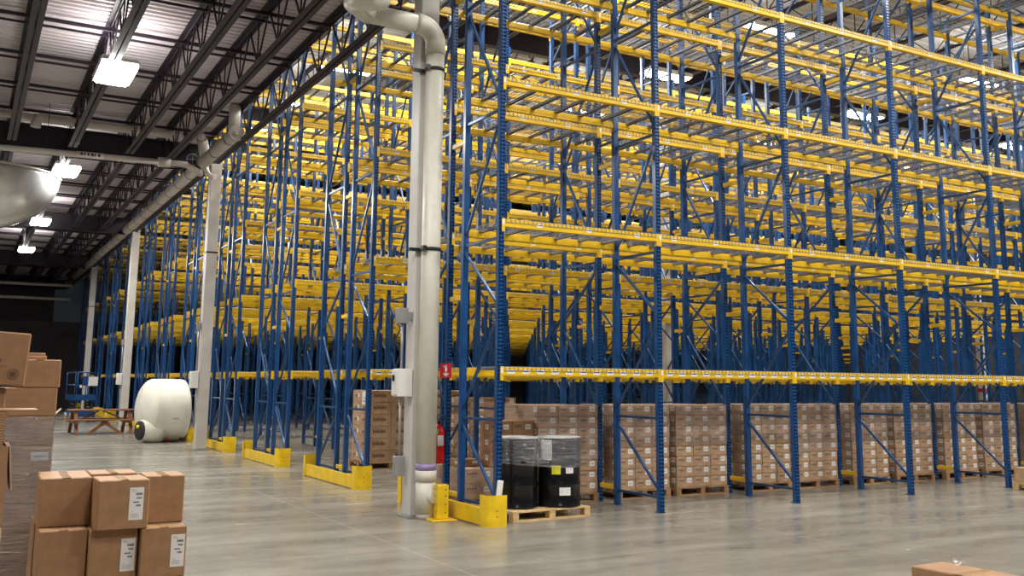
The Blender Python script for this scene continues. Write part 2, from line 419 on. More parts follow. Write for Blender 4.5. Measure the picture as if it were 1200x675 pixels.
# overhead main drain along the column line
t = thing('overhead_drain_pipe', 'long cream drain pipe with couplings running back along the column line', 'pipe', (-.90, 11.1, 7.23))
b = MB(); b.tube([(0,-.18,0),(0,36,0)], .155, M['pipe2'], 24); b.build('main_run', t)
for i in range(24):
    y = .35+i*1.5
    b = MB(); b.tube([(0,y,0),(0,y+.04,0)], .163, M['black'], 24); b.build('coupling', t)
b = MB(); b.tube([(0,-.24,0),(0,-.10,0)], .175, M['pipe2'], 24); b.tube([(0,-.28,0),(0,-.23,0)], .06, M['pipe2'], 14); b.build('end_cap', t)
b = MB(); b.tube([(0,.06,.1),(0,.06,.70)], .13, M['pipe2'], 20); b.build('drop_pipe', t)
b = MB(); b.tube([(0,3.0,.0),(-.1,2.8,.25),(-.20,2.6,.45)], .13, M['pipe2'], 20); b.tube([(-.19,2.62,.42),(-.27,2.48,.56)], .085, M['pipe2'], 18); b.build('wye_branch', t)
b = MB(); b.tube([(.02,3.1,-.1)]+[(.04,3.1,-.16),(.06,3.04,-.30),(.12,2.9,-.42),(.20,2.75,-.45)], .07, M['pipe2'], 16); b.build('branch_elbow', t)
b = MB(); b.tube([(-.05,32.4,.70),(-.05,32.4,.2),(0,33,0)], .13, M['pipe2'], 16); b.build('drop_pipe', t)

# cross pipes at the second column
t = thing('cross_drain_pipe', 'thick cream pipe crossing the low roof above the long sprinkler pipe', 'pipe', (-4.75, 13.6, 7.66))
b = MB(); b.tube([(0,0,0),(3.15,0,0)], .10, M['pipe2'], 18); b.build('run', t)
b = MB(); b.tube([(.06,0,.0),(-.04,0,-.01),(-.09,0,-.08),(-.1,0,-.22)], .115, M['pipe2'], 18); b.build('elbow', t)
b = MB(); b.tube([(-3.0,0,0),(-.15,0,0)], .085, M['pipe2'], 16); b.build('run', t)
t = thing('sprinkler_pipe', 'slim cream pipe crossing below the girder to the second column', 'pipe', (-9, 13.38, 6.87))
b = MB(); b.tube([(0,0,-.12),(7.35,0,0.04)], .07, M['pipe2'], 16); b.build('run', t)
b = MB(); b.tube([(6.85,0,.03),(7.12,0,.04)], .12, M['pipe2'], 16); b.tube([(7.1,0,.04),(7.5,0,.04),(7.75,.2,-.02),(7.95,.5,-.05)], .075, M['pipe2'], 16); b.build('valve_body', t)
b = MB(); b.tube([(5.05,0,-.004),(5.62,0,.006)], .074, M['paper'], 16)
for i, w in enumerate((.05,.03,.04,.06,.03,.05)): b.box(5.12+i*.075, 5.12+i*.075+w, -.079, -.07, -.03, .035, M['ink'])
tag(b.build('pipe_marker', t), 'pale pipe marker with dark lettering')
b = MB()
for k in range(10):
    a0 = 2*PI*k/10; a1 = 2*PI*(k+1)/10
    b.bar((7.62+.14*math.cos(a0),-.12,.16+.14*math.sin(a0)),(7.62+.14*math.cos(a1),-.12,.16+.14*math.sin(a1)),.015,.015,M['zinc2'])
b.bar((7.48,-.12,.16),(7.76,-.12,.16),.012,.012,M['zinc2']); b.bar((7.62,-.12,.02),(7.62,-.12,.30),.012,.012,M['zinc2']); b.build('hand_wheel', t)
for x in (2.2, 4.4, 6.4):
    b = MB(); b.tube([(x,0,.02),(x,0,LO-6.84)], .008, M['black'], 6); b.build('hanger_rod', t)
# far cross pipes
for (y, z, nm) in ((47.0, 6.7, 'upper'), (47.6, 6.0, 'lower')):
    b = MB(); b.tube([(-12,0,0),(0,0,0)], .08, M['pipe2'], 12)
    for x in (-9,-6,-3,-.6): b.tube([(x,0,.05),(x,0,LO-z-.003)], .008, M['black'], 6)
    tag(b.build('cross_pipe', loc=(-1.0, y, z)), f'far pale pipe crossing near the back wall, the {nm} of two', 'pipe')

# big round duct at the left under the roof
t = thing('air_plenum', 'big round grey metal bowl-shaped air plenum hanging under the low roof', 'duct', (-6.0, 17.2, 6.9))
pr = [(2.0*math.sin(a), -1.45*math.cos(a)) for a in [.02+(PI/2-.02)*i/18 for i in range(19)]]
b = MB(); b.lathe(pr+[(.3,.03)], M['duct'], 64); b.build('bowl', t)
b = MB(); b.tube([(0,0,-.05),(0,0,.0)], 2.03, M['pipe2'], 64); b.build('rim', t)
b = MB(); b.tube([(.05,0,.0),(.05,0,1.078)], .42, M['duct'], 32); b.build('neck_duct', t)

# ------------------------------------------------------------------ lamps
def lamp(x, y, z, along, label, power, group=None, top=0.5):
    hw = .62 if along == 'Y' else .80; hd = .30  # fixture made oversized, its size standing in for the lamp's bloom
    t = thing('high_bay_light', label, 'light', (x, y, z), 0 if along == 'X' else PI/2, group)
    b = MB(); b.box(-hw,hw,-hd,hd,.10,.18,M['white'],bev=.01)
    for q in (-1,1): b.box(-hw,hw,min(q*hd,q*(hd+.015)),max(q*hd,q*(hd+.015)),.03,.14,M['white'])
    b.build('housing', t)
    b = MB(); b.box(-hw+.02,hw-.02,-hd+.01,hd-.01,.0,.10,M['lamp'],bev=.04); b.build('diffuser', t)
    b = MB()
    for s in (-.5,.5): b.tube([(s,0,.17),(s,0,.17+top)], .006, M['black'], 6)
    b.build('hanger', t)
    ld = bpy.data.lights.new('lamp_light', 'AREA'); ld.shape = 'RECTANGLE'; ld.size = 2*hw-.06; ld.size_y = 2*hd-.06; ld.energy = power
    ld.color = (1.0, .975, .93)
    lo = bpy.data.objects.new('lamp_light', ld); COL.objects.link(lo); lo.parent = t; lo.location = (0,0,-.012)
    ld2 = bpy.data.lights.new('uplight', 'AREA'); ld2.shape = 'RECTANGLE'; ld2.size = 2*hw; ld2.size_y = 2*hd; ld2.energy = power*.14; ld2.color = ld.color
    l2 = bpy.data.objects.new('uplight', ld2); COL.objects.link(l2); l2.parent = t; l2.location = (0,0,.20); l2.rotation_euler = (PI,0,0)
    return t
LP = 430; HP = 430
for i, (y, w) in enumerate(((-12.3,'behind the camera'),(-2.65,'over the open floor'),(7.13,'nearest lit strip under the low roof, left of the racks'),(16.55,'second lamp of the row under the low roof, beside the duct'),(26.1,'third lamp of the row under the low roof'),(34.6,'fourth and farthest lamp of the row under the low roof'))):
    if i < 2: w = 'glowing lamp under the low roof ' + w
    lamp(-3.93, y, 7.0, 'Y', w, LP*(.62 if y < 0 else 1.0), top=.75)
for y in (-2.1, 18.1):  # unseen lamps left of the view, added to light the floor
    lamp(-11.5, y, 7.18, 'Y', 'added lamp out of view at the left, for floor light under the low roof', LP, 'unseen lamps added for floor light', top=.6)
ais = [3.47+4.46*k for k in range(6)]
for k, y in enumerate(ais):
    for j in range(4):
        x = 3.75+8.85*j
        lamp(x, y, 11.2, 'X', f'glowing lamp high over the {ORD[k]} rack aisle, {ORD[j]} along from the column side', HP, top=1.0)
for y in (-4.5, -13.0):
    for x in (3.5, 12.5, 21.5, 30.5):
        lamp(x, y, 11.2, 'X', 'glowing lamp high over the open floor in front of the racks', HP*1.35, 'lamps over the open floor', top=1.0)

# ------------------------------------------------------------------ pallet racks
BAY = 2.515; LV = [1.906, 3.789, 5.6705, 7.5618, 9.45]; FH = 9.75; FD = 1.07; PW = .078; PD = .072
def post_mesh(holes):
    b = MB(); mt = M['blue']; T = .004
    if not holes:
        b.box(-PW/2, PW/2, 0, T, 0, FH, mt)
    else:
        xs = [-PW/2, -.0315, -.006, .006, .0315, PW/2]; pt = .0508; n = int(FH/pt)
        for (x0, x1) in ((xs[0],xs[1]),(xs[2],xs[3]),(xs[4],xs[5])): b.quad([(x0,0,0),(x1,0,0),(x1,0,FH),(x0,0,FH)], mt)
        for i in range(n):
            z = i*pt
            for (x0, x1) in ((xs[1],xs[2]),(xs[3],xs[4])): b.quad([(x0,0,z),(x1,0,z),(x1,0,z+.022),(x0,0,z+.022)], mt)
        for (x0, x1) in ((xs[1],xs[2]),(xs[3],xs[4])): b.quad([(x0,0,n*pt),(x1,0,n*pt),(x1,0,FH),(x0,0,FH)], mt)
    for s in (-1, 1):
        xa = s*PW/2; xb = s*(PW/2-T)
        b.box(min(xa,xb), max(xa,xb), 0, PD, 0, FH, mt)
        xc = s*.0015; b.box(min(xa,xc), max(xa,xc), PD-T, PD, 0, FH, mt)  # back lips widened almost shut to block light, so the holes look dark
    b.box(-.05, .05, 0, .10, 0, .012, mt)
    return b.mesh('post')
POST = post_mesh(True); POSTP = post_mesh(False)
HZ = [.20, 1.25, 3.55, 5.25, 6.95, 8.65]
DG = [((1,1.16),(0,.28)), ((1,1.36),(0,2.55)), ((0,2.68),(1,3.46)), ((1,3.66),(0,5.16)), ((0,5.36),(1,6.86)), ((1,7.04),(0,8.56)), ((0,8.74),(1,9.6))]
def bm_h(z): b = MB(); b.bar((0,PD*.6,z),(0,FD-PD*.6,z), .034, .034, M['blue2']); return b
def bm_d(e, FDv=FD):
    (sa, za), (sb, zb) = e
    ya = PD*.7 if sa == 0 else FD-PD*.7; yb = PD*.7 if sb == 0 else FD-PD*.7
    b = MB(); b.bar((0.0,ya,za),(0.0,yb,zb), .034, .03, M['blue2']); return b
BRH = [bm_h(z).mesh('brace') for z in HZ]; BRD = [bm_d(e).mesh('brace') for e in DG]
def frame_single(holes):
    b = MB()
    b2 = MB()
    for sd in (0, 1):
        src = POST if holes else POSTP
        n = len(b.v)
        for v in src.vertices:
            y = v.co.y if sd == 0 else FD - v.co.y
            b.v.append((v.co.x, y, v.co.z))
        k = b.mi(M['blue'])
        for p in src.polygons: b.f.append(tuple(n+i for i in p.vertices)); b.m.append(k); b.sm.append(False)
    for z in HZ: b.bar((0,PD*.6,z),(0,FD-PD*.6,z), .034, .034, M['blue2'])
    for e in DG:
        (sa, za), (sb, zb) = e
        ya = PD*.7 if sa == 0 else FD-PD*.7; yb = PD*.7 if sb == 0 else FD-PD*.7
        b.bar((0,ya,za),(0,yb,zb), .034, .03, M['blue2'])
    return b.mesh('upright_frame')
FRAME1 = frame_single(True)
BL = BAY-PW
def beam_mb(brk=True, h=.105, label=False):
    # local: x 0..BL, face toward -y at y=-.014, top at z=0
    b = MB(); mt = M['yellow']
    b.box(.0, BL, -.014, .034, -h, 0, mt, bev=.006)
    b.box(.0, BL, .034, .056, -h, -.042, mt)
    if brk: brackets(b)
    return b
def brackets(b):
    mt = M['yellow']
    for s in (0, 1):
        x0 = 0 if s == 0 else BL
        d = -1 if s == 0 else 1
        xa, xb = sorted((x0, x0+d*.037)); b.box(xa, xb, -.012, -.004, -.165, .01, mt)
        xa, xb = sorted((x0, x0-d*.005)); b.box(xa, xb, -.012, .05, -.165, .01, mt)
BEAM = beam_mb(False).mesh('beam'); BEAMB = beam_mb(True).mesh('beam'); 
BRK = []
for s in (0, 1):
    b = MB(); mt = M['yellow']; x0 = 0 if s == 0 else BL; d = -1 if s == 0 else 1
    xa, xb = sorted((x0, x0+d*.037)); b.box(xa, xb, -.012, -.004, -.165, .01, mt)
    xa, xb = sorted((x0, x0-d*.005)); b.box(xa, xb, -.012, .05, -.165, .01, mt)
    if s == 0: b.box(-.034, .0, -.0135, -.012, -.075, -.01, M['paper'])
    BRK.append(b.mesh('beam_connector'))
b = MB(); b.box(0, .085, -.0165, -.0142, -.075, -.028, M['paper']); b.box(.008,.077,-.0172,-.0165,-.052,-.040,M['ink']); LAB = b.mesh('label')
b = MB(); b.box(0, .11, -.0165, -.0142, -.082, -.030, M['paper']); b.box(.01,.10,-.0172,-.0165,-.056,-.042,M['ink']); LAB2 = b.mesh('label')
DW = BL/2-.012
def deck_mb(x0=0.0):
    b = MB(); z = M['zinc']; t = .0046
    n = 19
    for i in range(n):
        x = x0+.02+i*(DW-.04)/(n-1)
        b.box(x-t/2, x+t/2, -.02, FD+.02, .001, .001+t, z)
        b.box(x-.0035, x+.0035, -.0215, -.0150, -.045, .004, z); b.box(x-.0035, x+.0035, FD+.0150, FD+.0215, -.045, .004, z)
    for j in range(10):
        y = .02+j*(FD-.04)/9
        b.box(x0, x0+DW, y-t/2, y+t/2, .0055, .0055+t, z)
    b.box(x0, x0+DW, -.0205, -.0160, -.045, -.040, z); b.box(x0, x0+DW, FD+.016, FD+.0205, -.045, -.040, z)
    c = M['zinc2']
    for i in range(3):
        x = x0+DW*(.16+.34*i)
        b.box(x-.026, x+.026, .036, FD-.036, -.004, .0, c); b.box(x-.026, x-.022, .036, FD-.036, -.034, -.004, c); b.box(x+.022, x+.026, .036, FD-.036, -.034, -.004, c)
    return b
DECK = deck_mb().mesh('wire_deck')
SPm = MB(); SPm.box(-.025,.025,0,2.53-2*FD-.023,-.032,.032,M['yellow'],bev=.004); SPACER = SPm.mesh('row_spacer')
CAMSIDE = ['front','back']
NB = [7, 9, 11, 12, 13, 13, 13, 13, 12, 12, 12, 12]
OFF = 2.53-FD
racks = []
for k in range(12):
    for s in (0, 1):
        y0 = 4.46*k + (0 if s == 0 else OFF)
        nb = NB[k]
        if k == 0: lab = ['nearest blue and yellow pallet rack, black drums standing in its first bay', 'second pallet rack from the camera, wrapped carton pallets lined up under its first beams'][s]
        else: lab = f'blue and yellow pallet rack, {CAMSIDE[s]} half of the {ORD[k]} rack pair from the camera'
        t = thing('pallet_rack', lab, 'rack', (0, y0, 0))
        detail = 2 if k <= 1 else (1 if k <= 3 else 0)
        for i in range(nb+1):
            x = i*BAY
            if detail:
                f = thing('upright_frame', None, None, (x, 0, 0)); f.parent = t
                link('post', POST, f)
                link('post', POST, f, (0, FD, 0), PI)
                for me in BRH+BRD:
                    o = link('brace', me, f)
                    if s == 1:
                        o.location = (0, FD, 0); o.rotation_euler = (0, 0, PI)
            else:
                o = link('upright_frame', FRAME1, t, (x, 0, 0))
                if s == 1: o.location = (x, FD, 0); o.rotation_euler = (0, 0, PI)
        # beams and decks: individuals for the nearest ten bays
        rest_b = MB(); rest_d = MB()
        for i in range(nb):
            xa = i*BAY+PW/2
            for li, zl in enumerate(LV):
                if i < 10:
                    for side in (0, 1):
                        o = link('beam', BEAM if detail == 2 else BEAMB, t)
                        if side == 0: o.location = (xa, 0, zl)
                        else: o.location = (xa+BL, FD, zl); o.rotation_euler = (0, 0, PI)
                        if detail == 2:
                            link('beam_connector', BRK[0], o); link('beam_connector', BRK[1], o)
                            if side == 0:
                                if li == 0 and s == 0:
                                    for q in range(11): link('label', LAB2, o, (.06+q*.216, 0, 0))
                                elif li == 0 and s == 1: pass
                                else:
                                    for q in (.38, 1.15, 1.95): link('label', LAB, o, (q+.1*((i*7+li*3) % 5-2), 0, 0))
                    for d in (0, 1): link('wire_deck', DECK, t, (xa+.006+d*(DW+.012), 0, zl))
                else:
                    for (src, dst, xo) in ((BEAMB, rest_b, 0),):
                        for side in (0, 1):
                            n = len(dst.v); kk = dst.mi(M['yellow'])
                            for v in src.vertices:
                                dst.v.append((xa+v.co.x, v.co.y if side == 0 else FD-v.co.y, zl+v.co.z))
                            for p in src.polygons: dst.f.append(tuple(n+q for q in p.vertices)); dst.m.append(kk); dst.sm.append(False)
                    for d in (0, 1):
                        n = len(rest_d.v); kk = rest_d.mi(M['zinc'])
                        for v in DECK.vertices: rest_d.v.append((xa+.006+d*(DW+.012)+v.co.x, v.co.y, zl+v.co.z))
                        for p in DECK.polygons: rest_d.f.append(tuple(n+q for q in p.vertices)); rest_d.m.append(kk); rest_d.sm.append(False)
        if rest_b.v:
            tag(rest_b.build('beam', t), kind='stuff'); tag(rest_d.build('wire_deck', t), kind='stuff')
        if s == 0:
            for i in range(nb+1):
                for z in (.24, 2.85, 5.02, 7.2, 9.2): link('row_spacer', SPACER, t, (i*BAY, FD, z))
        racks.append(t)

# yellow end-of-row guards
def guard_meshes():
    b = MB(); y = M['guard']
    b.box(-.25, -.235, -.10, 2.55, .015, .21, y); b.box(-.235,-.17,-.05,2.52,.19,.205,y); r = b.mesh('rail')
    pcs = []
    for s in (0, 1):
        b = MB(); yo = -.19 if s == 0 else 2.62; d = 1 if s == 0 else -1
        rr = .075; path = [(-.258, yo+d*.19), (-.258, yo+d*rr)]
        for i in range(1, 7):
            a = PI/2*i/6
            path.append((-.258+rr-rr*math.cos(a), yo+d*(rr-rr*math.sin(a))))
        path.append((.015, yo))
        th = .01
        for (p, q) in zip(path[:-1], path[1:]):
            for zz in ((0, .37),):
                a = Vector((p[0],p[1],0)); c = Vector((q[0],q[1],0)); dr = (c-a).normalized(); nn = Vector((-dr.y, dr.x, 0))*th*(-d if s == 0 else 1)
                nn = Vector((-dr.y, dr.x, 0))*th*(1 if d == 1 else -1)
                A,B,Cc,D = a, c, c+nn, a+nn
                b.quad([(A.x,A.y,0),(B.x,B.y,0),(B.x,B.y,.37),(A.x,A.y,.37)], y)
                b.quad([(D.x,D.y,0),(Cc.x,Cc.y,0),(Cc.x,Cc.y,.37),(D.x,D.y,.37)], y)
                b.quad([(A.x,A.y,.37),(B.x,B.y,.37),(Cc.x,Cc.y,.37),(D.x,D.y,.37)], y)
        a = path[-1]; b.box(a[0]-.002, a[0], min(a[1], a[1]+d*th), max(a[1], a[1]+d*th), 0, .37, y)
        for z in (.12, .19): b.tube([(-.12, yo-d*.004, z), (-.12, yo+d*.002, z)], .008, M['black'], 8)
        b.box(-.16, 0.0, yo+d*.01, yo+d*.06, 0, .01, y)
        pcs.append(b.mesh('corner_shield'))
    return r, pcs
GR, GP = guard_meshes()
for k in range(12):
    lab = ['yellow steel end guard on the floor beside the near drain pipe and bollard', 'yellow end guard next to the near one, left of the near column', 'third yellow end guard back from the camera', 'yellow end guard just right of the second column', 'yellow end guard just behind the white tank'][k] if k < 5 else f'yellow end guard of the {ORD[k]} rack pair counting from the camera'
    t = thing('rack_end_guard', lab, 'guard', (0, 4.46*k, 0))
    link('rail', GR, t); link('corner_shield', GP[0], t); link('corner_shield', GP[1], t)

# bollard by the near pipe
t = thing('bollard', 'short yellow square bollard post on a plate beside the drain pipe base', 'bollard', (-.46, .66, 0), -.1)
b = MB(); b.box(-.075,.075,-.075,.075,.018,.44,M['guard'],bev=.012)
for z in (.10,.20,.30,.38): b.tube([(.03,-.078,z),(.03,-.074,z)], .009, M['black'], 10); b.tube([(-.078,.0,z),(-.074,.0,z)], .009, M['black'], 10)
b.build('post', t)
b = MB(); b.box(-.17,.17,-.15,.15,0,.018,M['guard'],bev=.005); b.build('base_plate', t)
# paper roll at the end post
b = MB(); b.box(-.04,.04,-.012,.012,0,.19,M['paper'],Matrix.Rotation(.12,4,'Y'),bev=.008)
tag(b.build('paper_packet', loc=(-.06,-.115,.35)), 'small white paper packet tucked inside the nearest yellow end guard', 'packet')
b = MB(); b.box(-.10,.06,-.03,.03,0,.35,M['guard']); 

# fire extinguisher and sign on the second rack's end post
t = thing('fire_extinguisher', 'red fire extinguisher hanging on the blue post behind the drain pipe', 'fire extinguisher', (-.12, 1.50, .62))
b = MB(); b.lathe([(.05,0),(.075,.012),(.08,.05),(.08,.42),(.07,.47),(.035,.51),(.028,.53)], M['red'], 24); b.build('cylinder', t)
b = MB(); b.tube([(0,0,.53),(0,0,.57)], .022, M['black'], 12); b.bar((-.02,0,.57),(.10,0,.60),.02,.012,M['black']); b.bar((-.02,0,.59),(.10,0,.65),.02,.012,M['black']); b.build('valve_handle', t)
b = MB(); b.tube([(-.02,-.02,.55),(-.09,-.03,.52),(-.10,-.03,.40),(-.095,-.03,.20)], .012, M['rubber'], 8); b.build('hose', t)
b = MB(); b.quad([(-.055,-.0805,.24),(.035,-.0815,.24),(.035,-.0815,.38),(-.055,-.0805,.38)], M['paper']); b.tube([(0,0,.235),(0,0,.24)], .0805, M['black'], 24); b.build('label', t)
b = MB(); b.box(-.08,-.05,-.085,-.082,.40,.47,M['green']); tag(b.build('tag', t), 'green inspection tag')
t = thing('extinguisher_sign', 'small red fire extinguisher sign on the blue post above the extinguisher', 'sign', (-.07, 1.42, 1.86))
b = MB(); b.box(-.09,.09,-.004,.004,-.09,.11,M['signred'],bev=.002); b.build('panel', t)
b = MB(); b.box(-.016,.016,-.0055,-.004,-.005,.06,M['paper']); b.box(-.010,.010,-.0055,-.004,.065,.085,M['paper']); b.box(-.045,-.02,-.0055,-.004,.06,.072,M['paper']); b.quad([(-.05,-.0055,-.03),(0,-.0055,-.075),(.05,-.0055,-.03)],M['paper']); b.box(-.02,.02,-.0055,-.004,-.032,-.018,M['paper']); b.build('symbol', t)

# ------------------------------------------------------------------ pallets, cartons, film
def pallet(x0, y0, L, W, label, mat='wood', rot=0, group=None, H=.13):
    t = thing('wooden_pallet', label, 'pallet', (x0, y0, 0), rot, group)
    mt = M[mat]
    n = 7; bw = .1; st = (W-bw)/(n-1)
    for i in range(n):
        b = MB(); b.box(0, L, i*st, i*st+bw, H-.02, H, mt, bev=.002); b.build('top_board', t)
    for i in range(3):
        b = MB(); x = i*(L-.09)/2
        for j in range(3): b.box(x, x+.09, j*(W-.1)/2, j*(W-.1)/2+.1, .02, H-.02-.018, mt, bev=.002)
        b.box(x, x+.09, 0, W, H-.038, H-.02, mt); b.build('stringer', t)
    for i in range(3):
        b = MB(); y = i*(W-.09)/2; b.box(0, L, y, y+.09, 0, .02, mt); b.build('bottom_board', t)
    return t
def carton_mb(w, d, h, mat, lab_front=None, lab_left=None, lw=.075, lh=.05, prn=None):
    b = MB(); b.box(0, w, 0, d, 0, h, mat, bev=.004)
    return b
def carton_mesh(w, d, h, mat, front, left, big=False):
    """carton body mesh, plus label mesh (front and/or left face)"""
    b = MB(); b.box(0, w, 0, d, 0, h, M[mat], bev=.005)
    b.box(w/2-.02, w/2+.02, .01, d-.01, h-.0005, h+.0006, M['tape'])
    # printed line of faded writing on the front and left faces
    if big:
        for q in range(9): b.box(w*.22+q*w*.062, w*.22+q*w*.062+w*.045, -.0007, 0, h*.42, h*.42+h*(.22 if q % 3 else .30), M['inkb'])
        for q in range(7): b.box(-.0007, 0, d*.25+q*d*.07, d*.25+q*d*.07+d*.05, h*.42, h*.42+h*.2, M['inkb'])
    else:
        for q in range(4): b.box(w*.10+q*w*.085, w*.10+q*w*.085+w*.06, -.0007, 0, h*.58, h*.72, M['inkb'])
    body = b.mesh('carton')
    ls = []
    if front:
        l = MB()
        x = w*.72; l.box(x-.046, x+.046, -.0018, 0, h*.42, h*.42+.072, M['paper']); l.box(x-.03,x+.03,-.0024,-.0018,h*.42+.030,h*.42+.040,M['grey']); ls.append(l.mesh('label'))
    if left:
        l = MB()
        y = d*.28; l.box(-.0018, 0, y-.046, y+.046, h*.42, h*.42+.072, M['paper']); l.box(-.0024,-.0018,y-.026,y+.026,h*.50+.018,h*.50+.034,M['grey']); ls.append(l.mesh('label'))
    return body, ls
def labels(ls, o):
    for l in ls: link('label', l, o)
def wrap(x0, x1, y0, y1, z0, z1, mat, label, name='stretch_wrap', jag=.0, rot=None, loc=(0,0,0)):
    b = MB(); g = .006; n = 10
    ring = [(x0-g,y0-g),(x1+g,y0-g),(x1+g,y1+g),(x0-g,y1+g)]
    pts = []
    for i in range(4):
        a = ring[i]; c = ring[(i+1) % 4]
        for q in range(n): pts.append((a[0]+(c[0]-a[0])*q/n, a[1]+(c[1]-a[1])*q/n))
    zb = [z0 + R.uniform(-jag, jag) for _ in pts]
    N = len(pts); mt = M[mat]
    for i in range(N):
        j = (i+1) % N
        b.quad([(pts[i][0],pts[i][1],zb[i]),(pts[j][0],pts[j][1],zb[j]),(pts[j][0],pts[j][1],z1+g),(pts[i][0],pts[i][1],z1+g)], mt)
    o = b.build(name, loc=loc)
    if rot: o.rotation_euler = (0,0,rot)
    return tag(o, label, 'stretch film')

TH = .157; PH = .13; CY0 = 1.46; CD = 1.0
restc = MB()
whr = ['just right of the drums in the first bay', 'behind the first upright right of the drums', 'in the second bay left of its end upright', 'at the start of the third bay', 'in the third bay right half', 'at the start of the fourth bay', 'in the fourth bay right half', 'at the start of the fifth bay', 'in the fifth bay right half', 'at the start of the sixth bay']
whr = [f'{ORD[i]} tall pallet right of the drums' for i in range(10)]
locs = [(1.43, 2.46), (2.82, 3.80), (3.94, 4.97), (5.40, 6.34), (6.46, 7.46), (7.84, 8.76), (8.95, 9.97), (10.34, 11.28), (11.47, 12.49), (12.85, 13.8)]
cache = {}
for pi, (xa, xb) in enumerate(locs):
    W = xb-xa; cw = W/3; cdp = CD/3
    yj = R.uniform(-.03, .03); y0 = CY0+yj
    tp = pallet(xa-.01, y0-.01, W+.02, CD+.02, f'brown pallet bearing the cartons of the {whr[pi]}', 'wood2')
    nt_ = 8
    for tz in range(nt_):
        z = PH + tz*TH + .0005*tz
        for cx in range(3):
            for cy in range(3):
                vis = cy == 0 or cx == 0
                px = xa+cx*cw + R.uniform(-.003,.003); py = y0+cy*cdp + (R.uniform(-.006,.004) if cy == 0 else 0)
                indiv = (cy == 0 and pi < 9) or (cx == 0 and pi in (1,2,3,5))
                if indiv:
                    key = (round(cw,3), cy == 0, cx == 0, (tz+cx) % 2 if False else 0)
                    if key not in cache: cache[key] = carton_mesh(cw-.006, cdp-.006, TH-.003, 'card2' if False else 'card3', cy == 0, cx == 0)
                    me, lm = cache[key]
                    o = link('carton', me, None, (px+.003, py+.003, z+.001))
                    tag(o, f'small stickered brown carton on the {whr[pi]}', 'carton', f'cartons of the {whr[pi]}')
                    labels(lm, o)
                elif vis or tz == nt_-1:
                    restc.box(px+.003, px+cw-.003, py+.003, py+cdp-.003, z+.001, z+TH-.002, M['card3'], bev=.004)
    zb = PH+TH*R.choice((3.6, 4.2, 4.6, 3.0))
    wrap(xa, xb, y0, y0+CD, zb, PH+TH*nt_+.004, 'film', f'clear stretch film around the {whr[pi]}', jag=.05)
tag(restc.build('carton'), 'cartons at the sides and backs of the wrapped pallet stacks in the racks', 'carton', kind='stuff')

# low film-wrapped load behind the drums
pallet(.26, 1.50, 1.04, 1.0, 'low brown pallet behind the nearest end frame', 'wood2')
body, lm = carton_mesh(.512, .49, .20, 'card3', True, True)
for tz in range(2):
    for cx in range(2):
        for cy in range(2):
            o = link('carton', body, None, (.27+cx*.515, 1.51+cy*.495, .131+tz*.2035)); labels(lm, o)
            tag(o, 'brown carton in the low film-wrapped load behind the nearest end frame', 'carton', 'cartons in the low load')
wrap(.27, 1.30, 1.51, 2.5, .20, .53, 'film', 'clear stretch film around the low carton load behind the nearest end frame', jag=.03)
body2, lm2 = carton_mesh(.36, .30, .21, 'card', True, True)
b_ = None
for (x, y, z, w) in ((.33, 1.75, .541, 'loose brown carton lying on the low load, left of the orange cartons'),):
    o = link('carton', body2, None, (x, y, z), .12); o.scale = (1, 1, .45); labels(lm2, o); tag(o, w, 'carton')
for q, (x, z) in enumerate(((.72, .541), (1.085, .541), (.715, .7525), (1.08, .7525), (.72, .964), (1.085, .964))):
    if q < 4 or True:
        o = link('carton', body2, None, (x-.02, 1.56, z)); labels(lm2, o)
        if q >= 4: tag(o, f'orange-brown carton peeking over the drums, {"left" if q == 4 else "right"} one of two', 'carton')
        else: tag(o, 'orange-brown carton under the two peeking over the drums', 'carton', 'cartons hidden behind the drums')

# the two black drums on a pale pallet
PROT = math.atan2(.10, 1.22)
pallet(.235, .05, 1.22, 1.02, 'pale new wooden pallet carrying the black drums', 'wood', PROT)
def drum(x, y, label, stickers):
    t = thing('steel_drum', label, 'drum', (x, y, .131))
    pr = [(.27,0),(.29,.004),(.292,.02),(.286,.03)]
    for z in (.29, .58): pr += [(.286,z-.03),(.2945,z-.008),(.2945,z+.008),(.286,z+.03)]
    pr += [(.286,.845),(.292,.86),(.292,.88),(.28,.882),(.278,.868),(.02,.868)]
    b = MB(); b.lathe(pr, M['drum'], 48); b.build('shell', t)
    b = MB(); b.lathe([(.2775,.869),(.2775,.874),(.02,.875)], M['lid'], 40); b.lathe([(.284,.872),(.2945,.872),(.2945,.886),(.284,.886)], M['lid'], 40); b.build('lid', t)
    b = MB(); b.tube([(.12,-.1,.874),(.12,-.1,.886)], .03, M['grey'], 12); b.build('bung', t)
    for (ang, z, w, h, mat, nm) in stickers:
        b = MB(); rr = .2965
        n = 6
        for i in range(n):
            a0 = ang + (i/n-.5)*w/rr; a1 = ang + ((i+1)/n-.5)*w/rr
            b.quad([(rr*math.cos(a0),rr*math.sin(a0),z),(rr*math.cos(a1),rr*math.sin(a1),z),(rr*math.cos(a1),rr*math.sin(a1),z+h),(rr*math.cos(a0),rr*math.sin(a0),z+h)], M[mat])
        if mat != 'green':
            r2 = rr+.0008
            for ln in range(3):
                zz = z+h*(.25+.22*ln); a0 = ang-.3*w/rr; a1 = ang+(.3-.1*(ln % 2))*w/rr
                b.quad([(r2*math.cos(a0),r2*math.sin(a0),zz),(r2*math.cos(a1),r2*math.sin(a1),zz),(r2*math.cos(a1),r2*math.sin(a1),zz+h*.08),(r2*math.cos(a0),r2*math.sin(a0),zz+h*.08)], M['grey'])
        tag(b.build('sticker', t), nm)
    return t
FA = math.atan2(CAM.y-.4, CAM.x-1.12)
